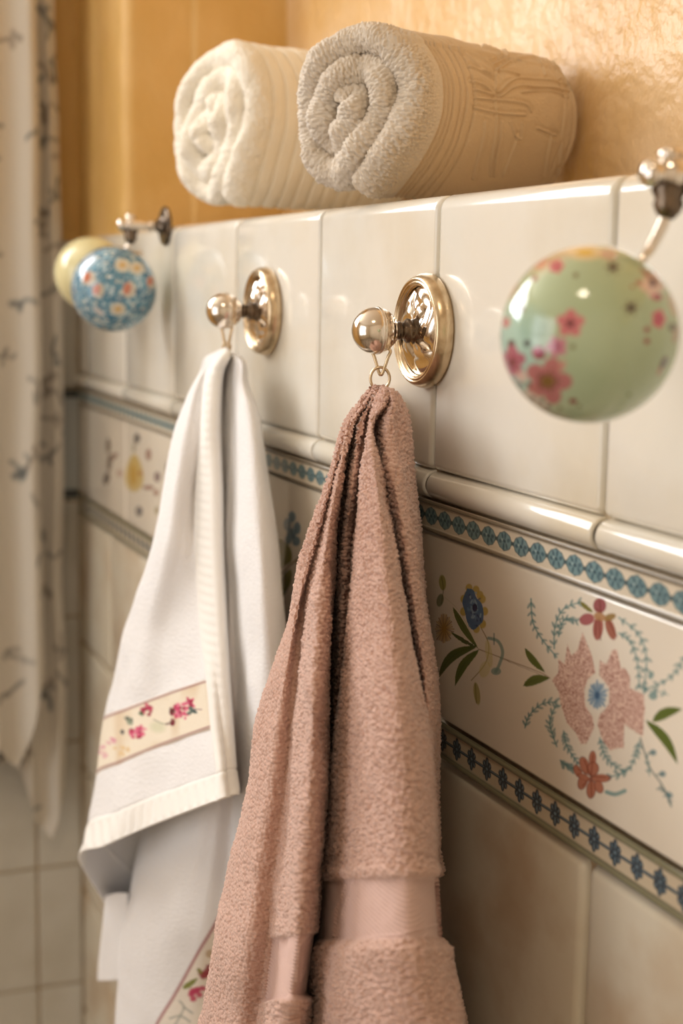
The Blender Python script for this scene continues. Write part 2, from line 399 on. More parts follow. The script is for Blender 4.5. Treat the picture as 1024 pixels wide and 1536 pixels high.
    c.leaf((105, 360), (222, 500), 40, GREEN, 8, GREEND); c.leaf((95, 577), (250, 532), 56, GREEN, -14, GREEND)
    c.leaf((845, 785), (1018, 712), 62, GREEN, -16, GREEND); c.leaf((808, 778), (992, 1032), 56, GREEN, -26, GREEND)
    # left spray
    c.frame(620, 840, .2344)
    c.stroke([(200, 240), (300, 340), (410, 565)], 2, (170, 160, 120), .7)
    c.ell((185, 145), 22, 50, -5, (150, 148, 62), .9); c.ell((170, 258), 22, 42, 12, (112, 120, 84), .9); c.stroke([(180, 110), (190, 190), (178, 280)], 6, (90, 92, 50), .7)
    for k in range(34):
        a = k*2*math.pi/34; rr = rng.uniform(.75, 1.08); c.stroke([(195, 440), (195+60*rr*math.cos(a), 442+96*rr*math.sin(a))], 8, ((176, 134, 62), (140, 104, 52), (196, 160, 90))[k % 3], .85, curve=False)
    c.leaf((240, 462), (405, 560), 26, (78, 92, 50), 6); c.leaf((252, 302), (412, 565), 42, GREEN, 10, GREEND)
    c.leaf((405, 553), (155, 762), 62, (84, 98, 46), 52, GREEND); c.leaf((418, 574), (265, 805), 56, GREEN, 28, GREEND)
    c.stroke([(415, 570), (600, 640), (800, 715), (872, 755)], 5, (128, 100, 70)); c.stroke([(430, 430), (480, 540), (460, 660), (370, 770)], 5, (130, 108, 62))
    c.ell((482, 600), 22, 88, -8, (204, 192, 130), .6); c.ell((455, 700), 34, 54, 15, (206, 194, 130), .55); c.ell((405, 855), 20, 72, -8, (168, 156, 84), .85); c.stroke([(395, 790), (402, 915)], 7, (120, 116, 60), .7, curve=False)
    c.stroke([(480, 500), (540, 520), (570, 590), (548, 670), (525, 715)], 20, (112, 142, 134), .8); c.ell((528, 712), 32, 24, 0, (120, 150, 142), .8); c.stroke([(515, 470), (515, 540)], 8, TEALD, .7, curve=False)
    for q in ((355, 180), (400, 192), (440, 250), (455, 328), (442, 410), (402, 440), (322, 250), (320, 330), (345, 225), (425, 225)): c.ell(q, 22, 28, 0, (188, 162, 74), .9)
    c.poly([(345, 180), (385, 195), (402, 240), (440, 290), (447, 380), (420, 418), (380, 448), (345, 400), (328, 330), (312, 262)], (62, 102, 144), .95, True)
    for k in range(46):
        a = rng.uniform(0, 6.28); r = rng.uniform(.1, 1); q = (382+55*r*math.cos(a), 318+115*r*math.sin(a)); c.stroke([q, (q[0]+rng.uniform(-12, 12), q[1]+rng.uniform(-26, 26))], 9, ((156, 184, 206), (40, 62, 104), (100, 136, 172))[k % 3], .8, curve=False)
    c.ell((392, 305), 16, 26, 0, (36, 48, 84))
def paint_left(c):
    c.frame(60, 560, .254)
    B = (92, 66, 54)
    c.ell((402, 430), 13, 48, 0, B, .8); c.ell((430, 495), 36, 16, -40, (120, 80, 70), .8); c.ell((410, 530), 14, 50, 5, B, .8); c.ell((393, 622), 18, 38, 10, (84, 66, 66), .85); c.ell((470, 590), 20, 26, 0, (190, 150, 130), .6)
    for k in range(12):
        a = k*math.pi/6; c.ell((556+30*math.cos(a), 590+62*math.sin(a)), 22, 52, -20*math.cos(a), (206, 176, 104), .8)
    c.ell((550, 600), 16, 62, 0, (196, 150, 50), .85)
    for q, rx, ry, cl in (((572, 385), 18, 30, (64, 60, 68)), ((555, 440), 8, 30, (150, 140, 110)), ((640, 480), 18, 36, (160, 120, 104)), ((692, 612), 20, 32, (110, 82, 84)), ((640, 675), 34, 14, (150, 104, 90)), ((685, 705), 16, 20, (160, 112, 92)), ((585, 815), 20, 30, (84, 82, 92)), ((690, 810), 12, 24, (150, 130, 80)), ((590, 590), 14, 14, (180, 120, 60)), ((760, 560), 20, 40, (120, 90, 84))): c.ell(q, rx, ry, 0, cl, .85)
    c.frame(380, 640, .1693)
    for q, rx, ry in (((340, 800), 34, 50), ((298, 868), 32, 58), ((386, 900), 32, 56), ((336, 950), 42, 52), ((378, 1015), 36, 44), ((310, 1000), 30, 40)): c.ell(q, rx, ry, 0, (104, 130, 144), .95)
    for a, b in (((340, 790), (345, 990)), ((300, 860), (350, 970)), ((385, 890), (355, 990))): c.stroke([a, b], 12, (66, 90, 110), .6, curve=False)
    c.poly([(150, 1010), (230, 995), (300, 1040), (338, 1110), (335, 1190), (290, 1225), (235, 1250), (150, 1240)], (124, 116, 30), .95, True)
    c.stroke([(180, 1380), (300, 1250), (380, 1180), (470, 1085)], 16, (134, 108, 72)); c.stroke([(375, 1185), (430, 1310)], 12, (140, 116, 84)); c.leaf((330, 1260), (250, 1520), 90, (118, 112, 40), 10)
def grid_wall(x0, x1, z0, z1, step, edge=.0025, ystep=0.0):
    nx = max(int((x1-x0)/step), 4); nz = max(int((z1-z0)/step), 4)
    X, Z = np.meshgrid(np.linspace(x0, x1, nx), np.linspace(z0, z1, nz), indexing='ij')
    d = np.minimum.reduce([X-x0, x1-X, Z-z0, z1-Z]); yy = edge*(1-np.sqrt(np.clip(1-(1-np.clip(d/edge, 0, 1))**2, 0, 1)))*1.6
    return np.stack([X, ystep+yy, Z], -1), quads(nx, nz)[:, ::-1]
def build_decor():
    VV, QQ, CC = [], [], []; base = 0
    for (a, b, st) in ((-.93, -.706, .0010), (-.706, -.35, .0010), (-.35, -.012, .0007), (-.012, .29, .00040), (.29, .54, .003), (.54, .9, .0008), (.9, XR, .01)):
        e = .0012 if not (a == -.012 or b == .29) else 0
        P, q = grid_wall(a+.0006 if a != .29 else a, b-.0006 if b != .29 else b, 1.2855, 1.3882, st)
        if b == .29 or a == .29:   # the two halves of one long tile meet without an edge
            P, q = grid_wall(a+(.0006 if b == .29 else 0), b-(0 if b == .29 else .0006), 1.2855, 1.3882, st)
            X = P[..., 0]; Z = P[..., 2]; d = np.minimum.reduce([(X-a) if b == .29 else (b-X), Z-1.2855, 1.3882-Z]); P[..., 1] = .0025*(1-np.sqrt(np.clip(1-(1-np.clip(d/.0025, 0, 1))**2, 0, 1)))*1.6
        c = Canvas(w2p(P-np.array([.552, 0, 0]) if a == .54 else P), (226, 214, 196))
        if a in (-.012, .54): paint_decor(c)
        elif b <= -.012: paint_left(c)
        VV.append(P.reshape(-1, 3)); QQ.append(q+base); CC.append(c.c); base += P.shape[0]*P.shape[1]
    link('trim_4', mesh_np('trim_4', np.concatenate(VV), np.concatenate(QQ), np.concatenate(CC)), M_paint, kind='structure')
build_decor()
def build_listello(name, z0, z1, kind, x0=XL, x1=.95, st=.00045):
    xs = np.arange(x0, x1, st)
    xs = np.concatenate([np.arange(x0, -.3, .0008), np.arange(-.3, .3, st), np.arange(.3, x1, .0008), np.arange(x1, XR, .004)]); nz = int((z1-z0)/.0004)
    X, Z = np.meshgrid(xs, np.linspace(z0, z1, nz), indexing='ij'); h = z1-z0; zc = (z0+z1)/2
    v = (Z-zc)/(h/2)
    P = np.stack([X, np.zeros_like(X), Z], -1)
    rng = np.random.RandomState(2)
    if kind == 'medallion':
        rope = np.clip(1-((np.abs(v)-.86)/.14)**2, 0, 1)
        P[..., 1] = -.0004-np.sqrt(rope)*.0011*(1+.25*np.sin(X/.0014*6.28+Z*2500))
        pts = np.stack([X, Z], -1)*1000
        c = Canvas(pts, (214, 200, 178)); c.k = 1
        m = (rope > 0).ravel(); hatch = (.5+.5*np.sin(X/.0014*6.28+Z*2500)).ravel()
        c.mix(np.where(m)[0], .55+.45*hatch[m], (92, 78, 58))
        sp = .0173*1000; n = int((x1-x0)/.0173)
        for k in range(n+1):
            cx_ = (.0085*1000)+sp*(k-int((.0085-x0)/.0173)); q = (cx_, zc*1000); r = h*1000*.28
            c.poly([(cx_-sp*.52, q[1]), (cx_-sp*.30, q[1]+r*.75), (cx_, q[1]+r*1.05), (cx_+sp*.30, q[1]+r*.75), (cx_+sp*.52, q[1]), (cx_+sp*.30, q[1]-r*.75), (cx_, q[1]-r*1.05), (cx_-sp*.3, q[1]-r*.75)], (60, 88, 94), .95)
            c.ell(q, sp*.40, r*.90, 0, (116, 144, 146), soft=.3)
            for a in range(6):
                an = a*math.pi/3+.4*rng.rand(); e = (q[0]+sp*.26*math.cos(an), q[1]+r*.56*math.sin(an)); c.ell(e, sp*.10, r*.20, math.degrees(an), (56, 86, 98), .85, soft=.3)
            c.ell(q, sp*.09, r*.18, 0, (52, 78, 88), soft=.3); c.ell((q[0]-sp*.14, q[1]+r*.1), sp*.06, r*.14, 0, (176, 196, 192), .6, soft=.3)
            c.ell((cx_+sp/2, q[1]), sp*.07, r*.2, 0, (60, 80, 84), soft=.3)
        c.stroke([(x0*1000, (zc+h*.33)*1000), (XR*1000, (zc+h*.33)*1000)], .35, (130, 116, 92), .6, soft=.3, curve=False)
    else:
        band = (np.abs(v) > .66); e = np.clip((1-np.abs(v))/.34, 0, 1)
        P[..., 1] = np.where(band, -.0004-.0012*np.sin(e*math.pi)**.5, 0.0)
        c = Canvas(np.stack([X, Z], -1)*1000, (206, 190, 164))
        bi = np.where(band.ravel())[0]; c.mix(bi, np.ones(len(bi)), (134, 130, 104))
        for s_ in (-1, 1):
            c.stroke([(x0*1000, (zc+s_*h*.335)*1000), (XR*1000, (zc+s_*h*.335)*1000)], .45, (78, 78, 62), soft=.25, curve=False)
            c.stroke([(x0*1000, (zc+s_*h*.49)*1000), (XR*1000, (zc+s_*h*.49)*1000)], .5, (92, 88, 68), soft=.25, curve=False)
        DK = (44, 60, 72); LT = (136, 160, 170); sp = 17.8; zq = zc*1000; n = int((x1-x0)*1000/sp)
        c.stroke([(x0*1000, zq), (x1*1000, zq)], 1.7, DK, soft=.3, curve=False); c.stroke([(x0*1000, zq+.2), (x1*1000, zq+.2)], .45, LT, .8, soft=.3, curve=False)
        for k in range(n+1):
            cx_ = 297+36*sp-k*sp
            for s_ in (-1, 1):
                for dx, ln in ((-3.6, 2.6), (0, 4.6), (3.6, 2.6)):
                    c.ell((cx_+dx*.85, zq+s_*(1+ln*.55)), 1.9, ln*.62, -s_*dx*9, DK, soft=.3); c.ell((cx_+dx*.85+.2, zq+s_*(1+ln*.55)), .55, ln*.4, -s_*dx*9, LT, .75, soft=.25)
            c.ell((cx_, zq), 3.0, 1.7, 0, DK, soft=.3); c.ell((cx_, zq), 1.2, .7, 0, LT, .8, soft=.3)
    link(name, mesh_np(name, P, quads(len(xs), nz)[:, ::-1], c.c), M_relief, kind='structure')
build_listello('trim_3', 1.3886, 1.4062, 'medallion')
build_listello('trim_5', 1.2640, 1.2852, 'chain')

# ---- left wall tiles
def left_tiles():
    bm = bmesh.new(); ys = [0, -.053, -.203, -.33]
    zs = [1.569, 1.405], [1.278, 1.143], [1.143, .995], [.995, .845], [.845, .697], [.697, .548], [.548, .4], [.4, .25], [.25, .1]
    for zt, zb in zs:
        for a, b in zip(ys[:-1], ys[1:]): box_bm(bm, XL-.002, XL+.006, b+.0014, a-.0014, zb+.0014, zt-.0014, .0022, 2)
    bm_obj('trim_7', bm, M_leftt, kind='structure', smooth=False)
    # border band on the left wall
    ny, nz = 420, 190; Y, Z = np.meshgrid(np.linspace(-.33, -.001, ny), np.linspace(1.280, 1.4035, nz), indexing='ij')
    P = np.stack([np.full_like(Y, XL+.006), Y, Z], -1); c = Canvas(np.stack([Y, Z], -1)*1000, (176, 178, 174))
    for z in (1286, 1399): c.stroke([(-330, z), (0, z)], 9, (40, 42, 36), soft=1, curve=False)
    for y0 in (-22, -110, -200, -290):
        for k in range(5): c.ell((y0, 1306+k*19), 5, 6, 0, (84, 104, 112), .85); c.ell((y0, 1315+k*19), 3, 3, 0, (104, 120, 126), .8)
    link('trim_8', mesh_np('trim_8', P, quads(ny, nz), c.c), M_relief, kind='structure')
    simple('trim_9', XL-.001, XL+.003, -.33, .004, .1, 1.567, M_grout)
left_tiles()

# ------------------------------------------------------------------ metal hooks
def lathe(name, prof, origin, axis, m, parent, seg=96, relief=None, label=None):
    """prof = (radius, distance along axis); axis unit vector"""
    axis = nrm(np.array(axis, float)); up = np.array([0, 0, 1.]) if abs(axis[2]) < .9 else np.array([1., 0, 0])
    u = nrm(np.cross(up, axis)); v = np.cross(axis, u); prof = np.array(prof, float); th = np.arange(seg)*2*math.pi/seg
    Rr = np.repeat(prof[:, :1], seg, 1); T = np.repeat(prof[:, 1:2], seg, 1)
    if relief is not None: T = T+relief(Rr, th[None, :])
    P = np.array(origin)+Rr[..., None]*(np.cos(th)[None, :, None]*u+np.sin(th)[None, :, None]*v)+T[..., None]*axis
    q = quads(len(prof), seg, closed_v=True)
    return link(name, mesh_np(name, P, q[:, ::-1]), m, parent, label=label)
def arcp(c, t, r, a0, a1, n=14): return [(c+r*math.cos(R_(a)), t+r*math.sin(R_(a))) for a in np.linspace(a0, a1, n)]
def tube(name, pts, r, m, parent, closed=False, n=80, seg=14, label=None):
    pts = np.array(pts, float)
    if closed:
        k = len(pts); ext = np.concatenate([pts[-2:], pts, pts[:3]]); C_ = catmull(ext, n+1, np.linspace(2, 2+k, n+1))[:-1]
    else: C_ = catmull(pts, n)
    T = np.gradient(C_, axis=0) if not closed else np.roll(C_, -1, 0)-np.roll(C_, 1, 0)
    T /= np.linalg.norm(T, axis=1)[:, None]
    N = np.zeros_like(C_); v = np.cross(T[0], [.3, .5, .8]); N[0] = nrm(v)
    for i in range(1, len(C_)): v = N[i-1]-T[i]*(N[i-1]@T[i]); N[i] = nrm(v)
    B = np.cross(T, N); th = np.arange(seg)*2*math.pi/seg
    rr = np.full(len(C_), r) if np.isscalar(r) else np.interp(np.linspace(0, 1, len(C_)), np.linspace(0, 1, len(r)), r)
    if not closed: rr = rr.copy(); rr[0] *= .05; rr[-1] *= .05
    P = C_[:, None]+rr[:, None, None]*(np.cos(th)[None, :, None]*N[:, None]+np.sin(th)[None, :, None]*B[:, None])
    return link(name, mesh_np(name, P, quads(len(C_), seg, closed_u=closed, closed_v=True)), m, parent, label=label)
def towel_hook(x, z, label, grp, links):
    R0 = empty('towel_hook', (x, -.001, z), label, 'hook', 'round-knob towel hooks'); ax = (0, -1, 0); o = (x, 0, z)
    rim = [(.0300, 0), (.0312, .001), (.0316, .0028), (.0313, .0052), (.0303, .0078), (.0292, .0094), (.0281, .0100), (.0276, .0098), (.0273, .0090), (.0269, .0095), (.0264, .0098), (.0259, .0095), (.0256, .0086), (.0252, .0090), (.0248, .0088), (.0245, .0078), (.0243, .0068)]
    bp = lathe('backplate', rim, o, ax, M_brass, R0, 128, label='champagne coloured round backplate')
    rr = np.linspace(.0245, .0030, 60)
    def rel(r, th):
        k = np.clip((.0245-r)/.0212, 0, 1); th = th+.5
        pet = np.abs(np.sin(th*2.5+.4*np.sin(th*3)))**.6; w_ = np.sin(k*math.pi)**.7
        return w_*(.0034*pet+.0006*np.sin(th*7+k*9)*np.sin(k*7))-.0004
    lathe('embossed_medallion', [(r, .0066+.0035*((.0245-r)/.0215)**2) for r in rr], o, ax, M_nickel, bp, 220, rel, label='shiny nickel medallion with petal relief')
    lathe('stem', [(.0085, .0075), (.0080, .0092), (.0062, .0108), (.0058, .0120), (.0066, .0130), (.0068, .0140), (.0060, .0150), (.0046, .0160), (.0043, .0175), (.0050, .0183), (.0052, .0190), (.0046, .0198), (.0045, .0215), (.0058, .0225), (.0070, .0232)], o, ax, M_dark, R0, 64, label='dark ringed stem')
    k = [(.0045, .0212), (.0062, .0216), (.0075, .0224), (.0086, .0238), (.0090, .0250), (.0100, .0252), (.0112, .0268), (.0120, .0285), (.0124, .0300), (.0127, .0308), (.0130, .0312), (.0130, .0318), (.0126, .0322)]
    k += [(.0128*math.cos(a), .0324+.0135*math.sin(a)) for a in np.linspace(0, math.pi/2-.01, 26)]
    lathe('knob', k, o, ax, M_nickel, R0, 96, label='round polished knob with a seam')
    for nm, pts, r in links: tube(nm, pts, r, M_brass if nm == 'loop' else M_nickel, R0, closed=True)
    return R0
c3 = np.array([0, -.0315, 1.5])
def vloop(x, y, zt, zb, wd, d=.35):
    # pointed hanging loop; its plane faces the room corner
    ex = np.array([.55, .83, 0])
    return [np.array([x, y, 0])+ex*a+np.array([0, 0, zz_]) for a, zz_ in ((-wd, zt), (-wd*.75, (zt*2+zb)/3), (-wd*.2, zb+.0008), (0, zb), (wd*.2, zb+.0008), (wd*.75, (zt*2+zb)/3), (wd, zt), (0, zt+.003))]
H1 = towel_hook(0, 1.4995, 'round-knob metal hook holding the pink towel, with a chain link below its knob', None, [('loop', vloop(.001, -.0295, 1.489, 1.4758, .0048), .0009)])
H2 = towel_hook(-.274, 1.5045, 'round-knob metal hook holding the white towel', None, [('loop', vloop(-.274, -.031, 1.493, 1.4765, .0036), .0011)])

def ball_hook(x, z, bc, br, label, painter, base, res, m=None):
    """small wall mount with a bead finial, a wire arm and a ceramic ball"""
    R0 = empty('ball_hook', (x, -.001, z), label, 'hook', 'hooks with painted ceramic balls'); o = (x, 0, z)
    lathe('backplate', [(.0165, 0), (.0172, .0015), (.0165, .003), (.014, .004), (.012, .0036), (.009, .0050), (.006, .0075), (.0045, .010)], o, (0, -1, 0), M_dark, R0, 72)
    lathe('stem', [(.0045, .008), (.0042, .012), (.0056, .0135), (.0040, .015), (.0038, .022), (.0052, .0235), (.0045, .026), (.006, .029), (.0075, .0325), (.006, .036), (.004, .0375), (.0052, .0395), (.0055, .0415), (.0040, .0437), (.0005, .0445)], o, (0, -1, 0), M_nickel, R0, 48)
    lathe('finial', [(.0035, .002), (.0040, .0035), (.0032, .0042), (.0042, .0055), (.0046, .0072), (.0038, .0092), (.0005, .0102)], (x, -.0325, z), (0, 0, 1), M_nickel, R0, 48)
    lathe('socket', [(.0058, .002), (.0066, .006), (.0050, .009), (.0058, .0108), (.0046, .014), (.0022, .0165)], (x, -.0325, z), (0, 0, -1), M_dark, R0, 48)
    b = np.array(bc); back = b+np.array([0, br*.97, 0])
    tube('wire_arm', [(x, -.0325, z-.013), (x-.0005, -.0340, z-.018), (x-.001, -.0385, z-.027), (x, b[1]+br*.66, b[2]+br*.86), (x, b[1]+br*.55, b[2]+br*.66), (x, b[1]+br*.4, b[2]+br*.4)], [.0020, .0023, .0021, .0017, .0016, .0016], M_nickel, R0, n=90)
    # ball
    n1, n2 = res; th = np.linspace(0, math.pi, n2); ph = np.arange(n1)*2*math.pi/n1
    N = np.stack([np.sin(th)[:, None]*np.cos(ph), np.sin(th)[:, None]*np.sin(ph), np.repeat(np.cos(th)[:, None], n1, 1)], -1)
    P = b+N*br
    view = nrm(CAM-b); nc = N@RC.T; rx_ = nrm(b-CAM)@RC.T
    # disc coordinates around the side that faces the room
    fx = nrm(np.cross(view, [0, 0, 1.]))*-1; fz = np.cross(fx, view)*-1
    if (RC@fx)[0] < 0: fx = -fx
    if (RC@fz)[1] < 0: fz = -fz
    dx = N@fx; dy = N@fz; fr = (N@view) > -.05
    c = Canvas(np.stack([dx, dy], -1)*430, base); c.ok = fr.ravel()
    if painter: painter(c, N)
    me = mesh_np('ceramic_ball', P, quads(n2, n1, closed_v=True)[:, ::-1], c.c)
    link('ceramic_ball', me, m or M_ball, R0, label='painted ceramic ball' if painter else None)
    return R0
M_ball = mat('painted_ceramic', attr='Col', rough=.07, coat=.6)
def paint_green(c, N):
    c.frame(-585, -891, 1.)
    rng = np.random.RandomState(8)
    c.ell((230, 1010), 150, 250, 0, (168, 204, 196), .75, soft=120); c.ell((330, 860), 70, 60, 0, (150, 180, 160), .5, soft=40)
    c.ell((400, 520), 130, 60, -35, (214, 176, 146), .6, soft=40)
    def fl(q, r, n, col, cc, ph=0, asp=1., pr=.55):
        for k in range(n):
            a = ph+k*2*math.pi/n; c.ell((q[0]+r*.6*math.cos(a)*asp, q[1]+r*.6*math.sin(a)), r*pr*.85, r*pr*.74, math.degrees(a), col, .92, soft=5)
            c.stroke([q, (q[0]+r*.55*math.cos(a)*asp, q[1]+r*.55*math.sin(a))], r*.10, cc, .5, soft=4, curve=False)
        c.ell(q, r*.26*asp, r*.26, 0, cc, .9, soft=5)
    c.ell((550, 508), 88, 40, 0, (224, 196, 150), .85, soft=10); c.ell((548, 508), 42, 16, 0, (214, 172, 36), 1, soft=6); c.ell((660, 515), 40, 30, 0, (206, 150, 130), .7, soft=12)
    fl((420, 577), 34, 5, (196, 70, 84), (120, 20, 40)); c.ell((345, 560), 34, 26, -30, (220, 150, 130), .7, soft=10); c.ell((322, 635), 15, 13, 0, (150, 70, 60), soft=5)
    for q in ((680, 578), (768, 765)):
        for a in range(6): c.ell((q[0]+20*math.cos(a*1.047), q[1]+20*math.sin(a*1.047)), 20, 9, a*60, (110, 104, 92), .7, soft=7)
        c.ell(q, 17, 16, 0, (66, 52, 52), .95, soft=6)
    fl((865, 648), 66, 5, (224, 190, 176), (196, 130, 130), .3, .75); c.ell((865, 645), 13, 17, 0, (60, 36, 50), soft=5); c.ell((888, 712), 26, 16, 0, (168, 56, 84), .9, soft=7); c.ell((830, 600), 40, 14, 50, (176, 130, 100), .6, soft=8)
    c.ell((970, 745), 24, 60, -20, (196, 140, 100), .6, soft=12); c.ell((985, 880), 14, 44, 10, (186, 120, 110), .6, soft=8)
    fl((898, 812), 42, 5, (206, 84, 108), (120, 16, 50), 0, .6)
    for q, r, cl in (((845, 862), 14, (150, 50, 56)), ((847, 915), 14, (150, 50, 56)), ((770, 668), 9, (160, 110, 90)), ((800, 648), 14, (170, 110, 90)), ((512, 620), 12, (110, 90, 60)), ((300, 938), 16, (70, 60, 62)), ((222, 940), 18, (80, 40, 56)), ((262, 775), 19, (110, 66, 56)), ((275, 720), 10, (150, 90, 70)), ((513, 948), 12, (120, 110, 80)), ((552, 1225), 8, (110, 90, 60)), ((462, 1240), 9, (110, 100, 70)), ((780, 1165), 9, (120, 130, 90)), ((500, 1295), 8, (100, 100, 70)), ((965, 848), 20, (100, 96, 76))): c.ell(q, r, r, 0, cl, .95, soft=5)
    c.ell((932, 1015), 14, 34, 20, (90, 50, 56), .9, soft=7); c.ell((915, 1055), 9, 20, 20, (190, 120, 110), .8, soft=6)
    c.ell((215, 690), 16, 50, 30, (190, 120, 80), .7, soft=8); c.ell((190, 842), 20, 26, 0, (196, 90, 100), .8, soft=8)
    fl((497, 842), 62, 5, (204, 110, 118), (80, 20, 34), -.3); fl((440, 950), 48, 5, (196, 120, 140), (150, 60, 100), .6); c.ell((357, 980), 34, 30, 20, (170, 62, 92), .95, soft=7); c.ell((368, 990), 10, 10, 0, (90, 20, 40), soft=4)
    fl((228, 1030), 80, 5, (172, 84, 110), (110, 30, 60), .9, .75, .5); c.ell((275, 1095), 30, 26, 40, (222, 186, 176), .8, soft=10)
    fl((402, 1112), 112, 5, (186, 106, 108), (120, 84, 40), -1.3, 1., .50); c.ell((402, 1112), 34, 28, 0, (132, 96, 44), .9, soft=14)
    for k in range(14):
        a = k*.45; c.ell((402+44*math.cos(a), 1112+38*math.sin(a)), 7, 7, 0, (96, 50, 30), .8, soft=4)
    c.ell((468, 1035), 16, 26, 20, (206, 140, 130), .8, soft=8); c.ell((522, 1202), 19, 13, 0, (130, 36, 40), soft=5)
    c.ell((330, 1215), 95, 38, 25, (218, 206, 184), .85, soft=14); c.ell((450, 1285), 60, 18, 8, (206, 196, 172), .6, soft=12)
    for q in ((238, 1122), (270, 1135), (312, 1130), (255, 1192), (372, 1212), (330, 1200), (365, 1252), (405, 1235)): c.ell(q, 12, 10, 0, (70, 56, 60), .9, soft=5)
def paint_blue(c, N):
    flat = N.reshape(-1, 3); a = vnoise(flat, .22, 1); b = vnoise(flat, .09, 2); d = vnoise(flat, .05, 7)
    i = np.arange(len(flat)); c.mix(i, (a+.3)*1.2, (104, 156, 180), .7); c.mix(i, (b-.05)*3, (58, 100, 128), .85); c.mix(i, (d-.25)*5, (206, 222, 226), .85)
    w1, r1 = worley(flat, .13, 4); c.mix(i, np.where(r1 > .72, (.42-w1)*8, 0), (216, 214, 200), .85)
    c.frame(-515*1.303, -800*1.303, 1.303)
    for q, s_ in (((315, 715), 1), ((385, 805), 1), ((615, 795), 1.1), ((790, 735), .9)):
        c.ell((q[0]+14, q[1]+8), 46*s_, 58*s_, 15, (214, 196, 172), .8, soft=12); c.ell(q, 26*s_, 40*s_, 15, (196, 108, 78), .9, soft=12)
    for q in ((690, 640), (545, 950), (580, 620)): c.ell(q, 60, 50, 0, (220, 208, 184), .85, soft=12); c.ell(q, 26, 22, 0, (206, 164, 96), .9, soft=10)
    c.ell((400, 970), 50, 22, 40, (220, 212, 206), .8, soft=10); c.ell((330, 590), 60, 40, -40, (206, 214, 226), .6, soft=18)
ball_hook(.274, 1.566, (.274, -.0640, 1.5068), .0327, 'hook at the right edge with pale green ceramic ball painted with pink flowers', paint_green, (174, 188, 152), (620, 310))
ball_hook(-.55, 1.573, (-.55, -.0475, 1.5175), .0372, 'far hook with a blue mottled ceramic ball dotted with orange and white flowers', paint_blue, (84, 134, 158), (360, 180))
kb = p2w(137, 411, -.044)
Rk = empty('ceramic_knob', (kb[0], -.001, kb[2]), 'plain pale yellow-cream ceramic ball knob, partly hidden behind the blue ball', 'knob')
lathe('backplate', [(.014, 0), (.0145, .002), (.012, .004), (.007, .0045), (.0055, .008)], (kb[0], 0, kb[2]), (0, -1, 0), M_dark, Rk, 48)
lathe('ball', [(.001, .0075)]+[(.0345*math.cos(a), .044+.0345*math.sin(a)) for a in np.linspace(-math.pi/2+.1, math.pi/2-.005, 40)], (kb[0], 0, kb[2]), (0, -1, 0), M_knob, Rk, 72)

# ------------------------------------------------------------------ cloth
def ctrl(rows):
    return np.array([[p2w(x, y, Y) for (x, y, Y) in r] for r in rows])
def loft(rows, nu, nv, even=True):
    G = ctrl(rows); tu = even_ts(G, nu); A = catmull(G, nu, tu); B = np.moveaxis(A, 1, 0); tv = even_ts(B, nv)
    return np.moveaxis(catmull(B, nv, tv), 0, 1), tu, tv
def toward(P, N):
    q = ((CAM-P)*N).sum(-1); k = q.shape[1]; s = np.sign(q[40:, int(k*.35):int(k*.6)].mean() if k > 100 else q.mean()); return N*s
def split_obj(P, masks, parent, col=None):
    """masks: list of (name, material, face mask or None for the rest, label)"""
    n, m = P.shape[:2]; q = quads(n, m); left = np.ones(len(q), bool); out = []
    for nm, mt, fm, lb in masks:
        f = left if fm is None else (fm[:-1, :-1].ravel() & left)
        if fm is not None: left = left & ~f
        out.append(link(nm, mesh_np(nm, P, q[f], col), mt, parent, label=lb))
        if fm is None: break
    return out

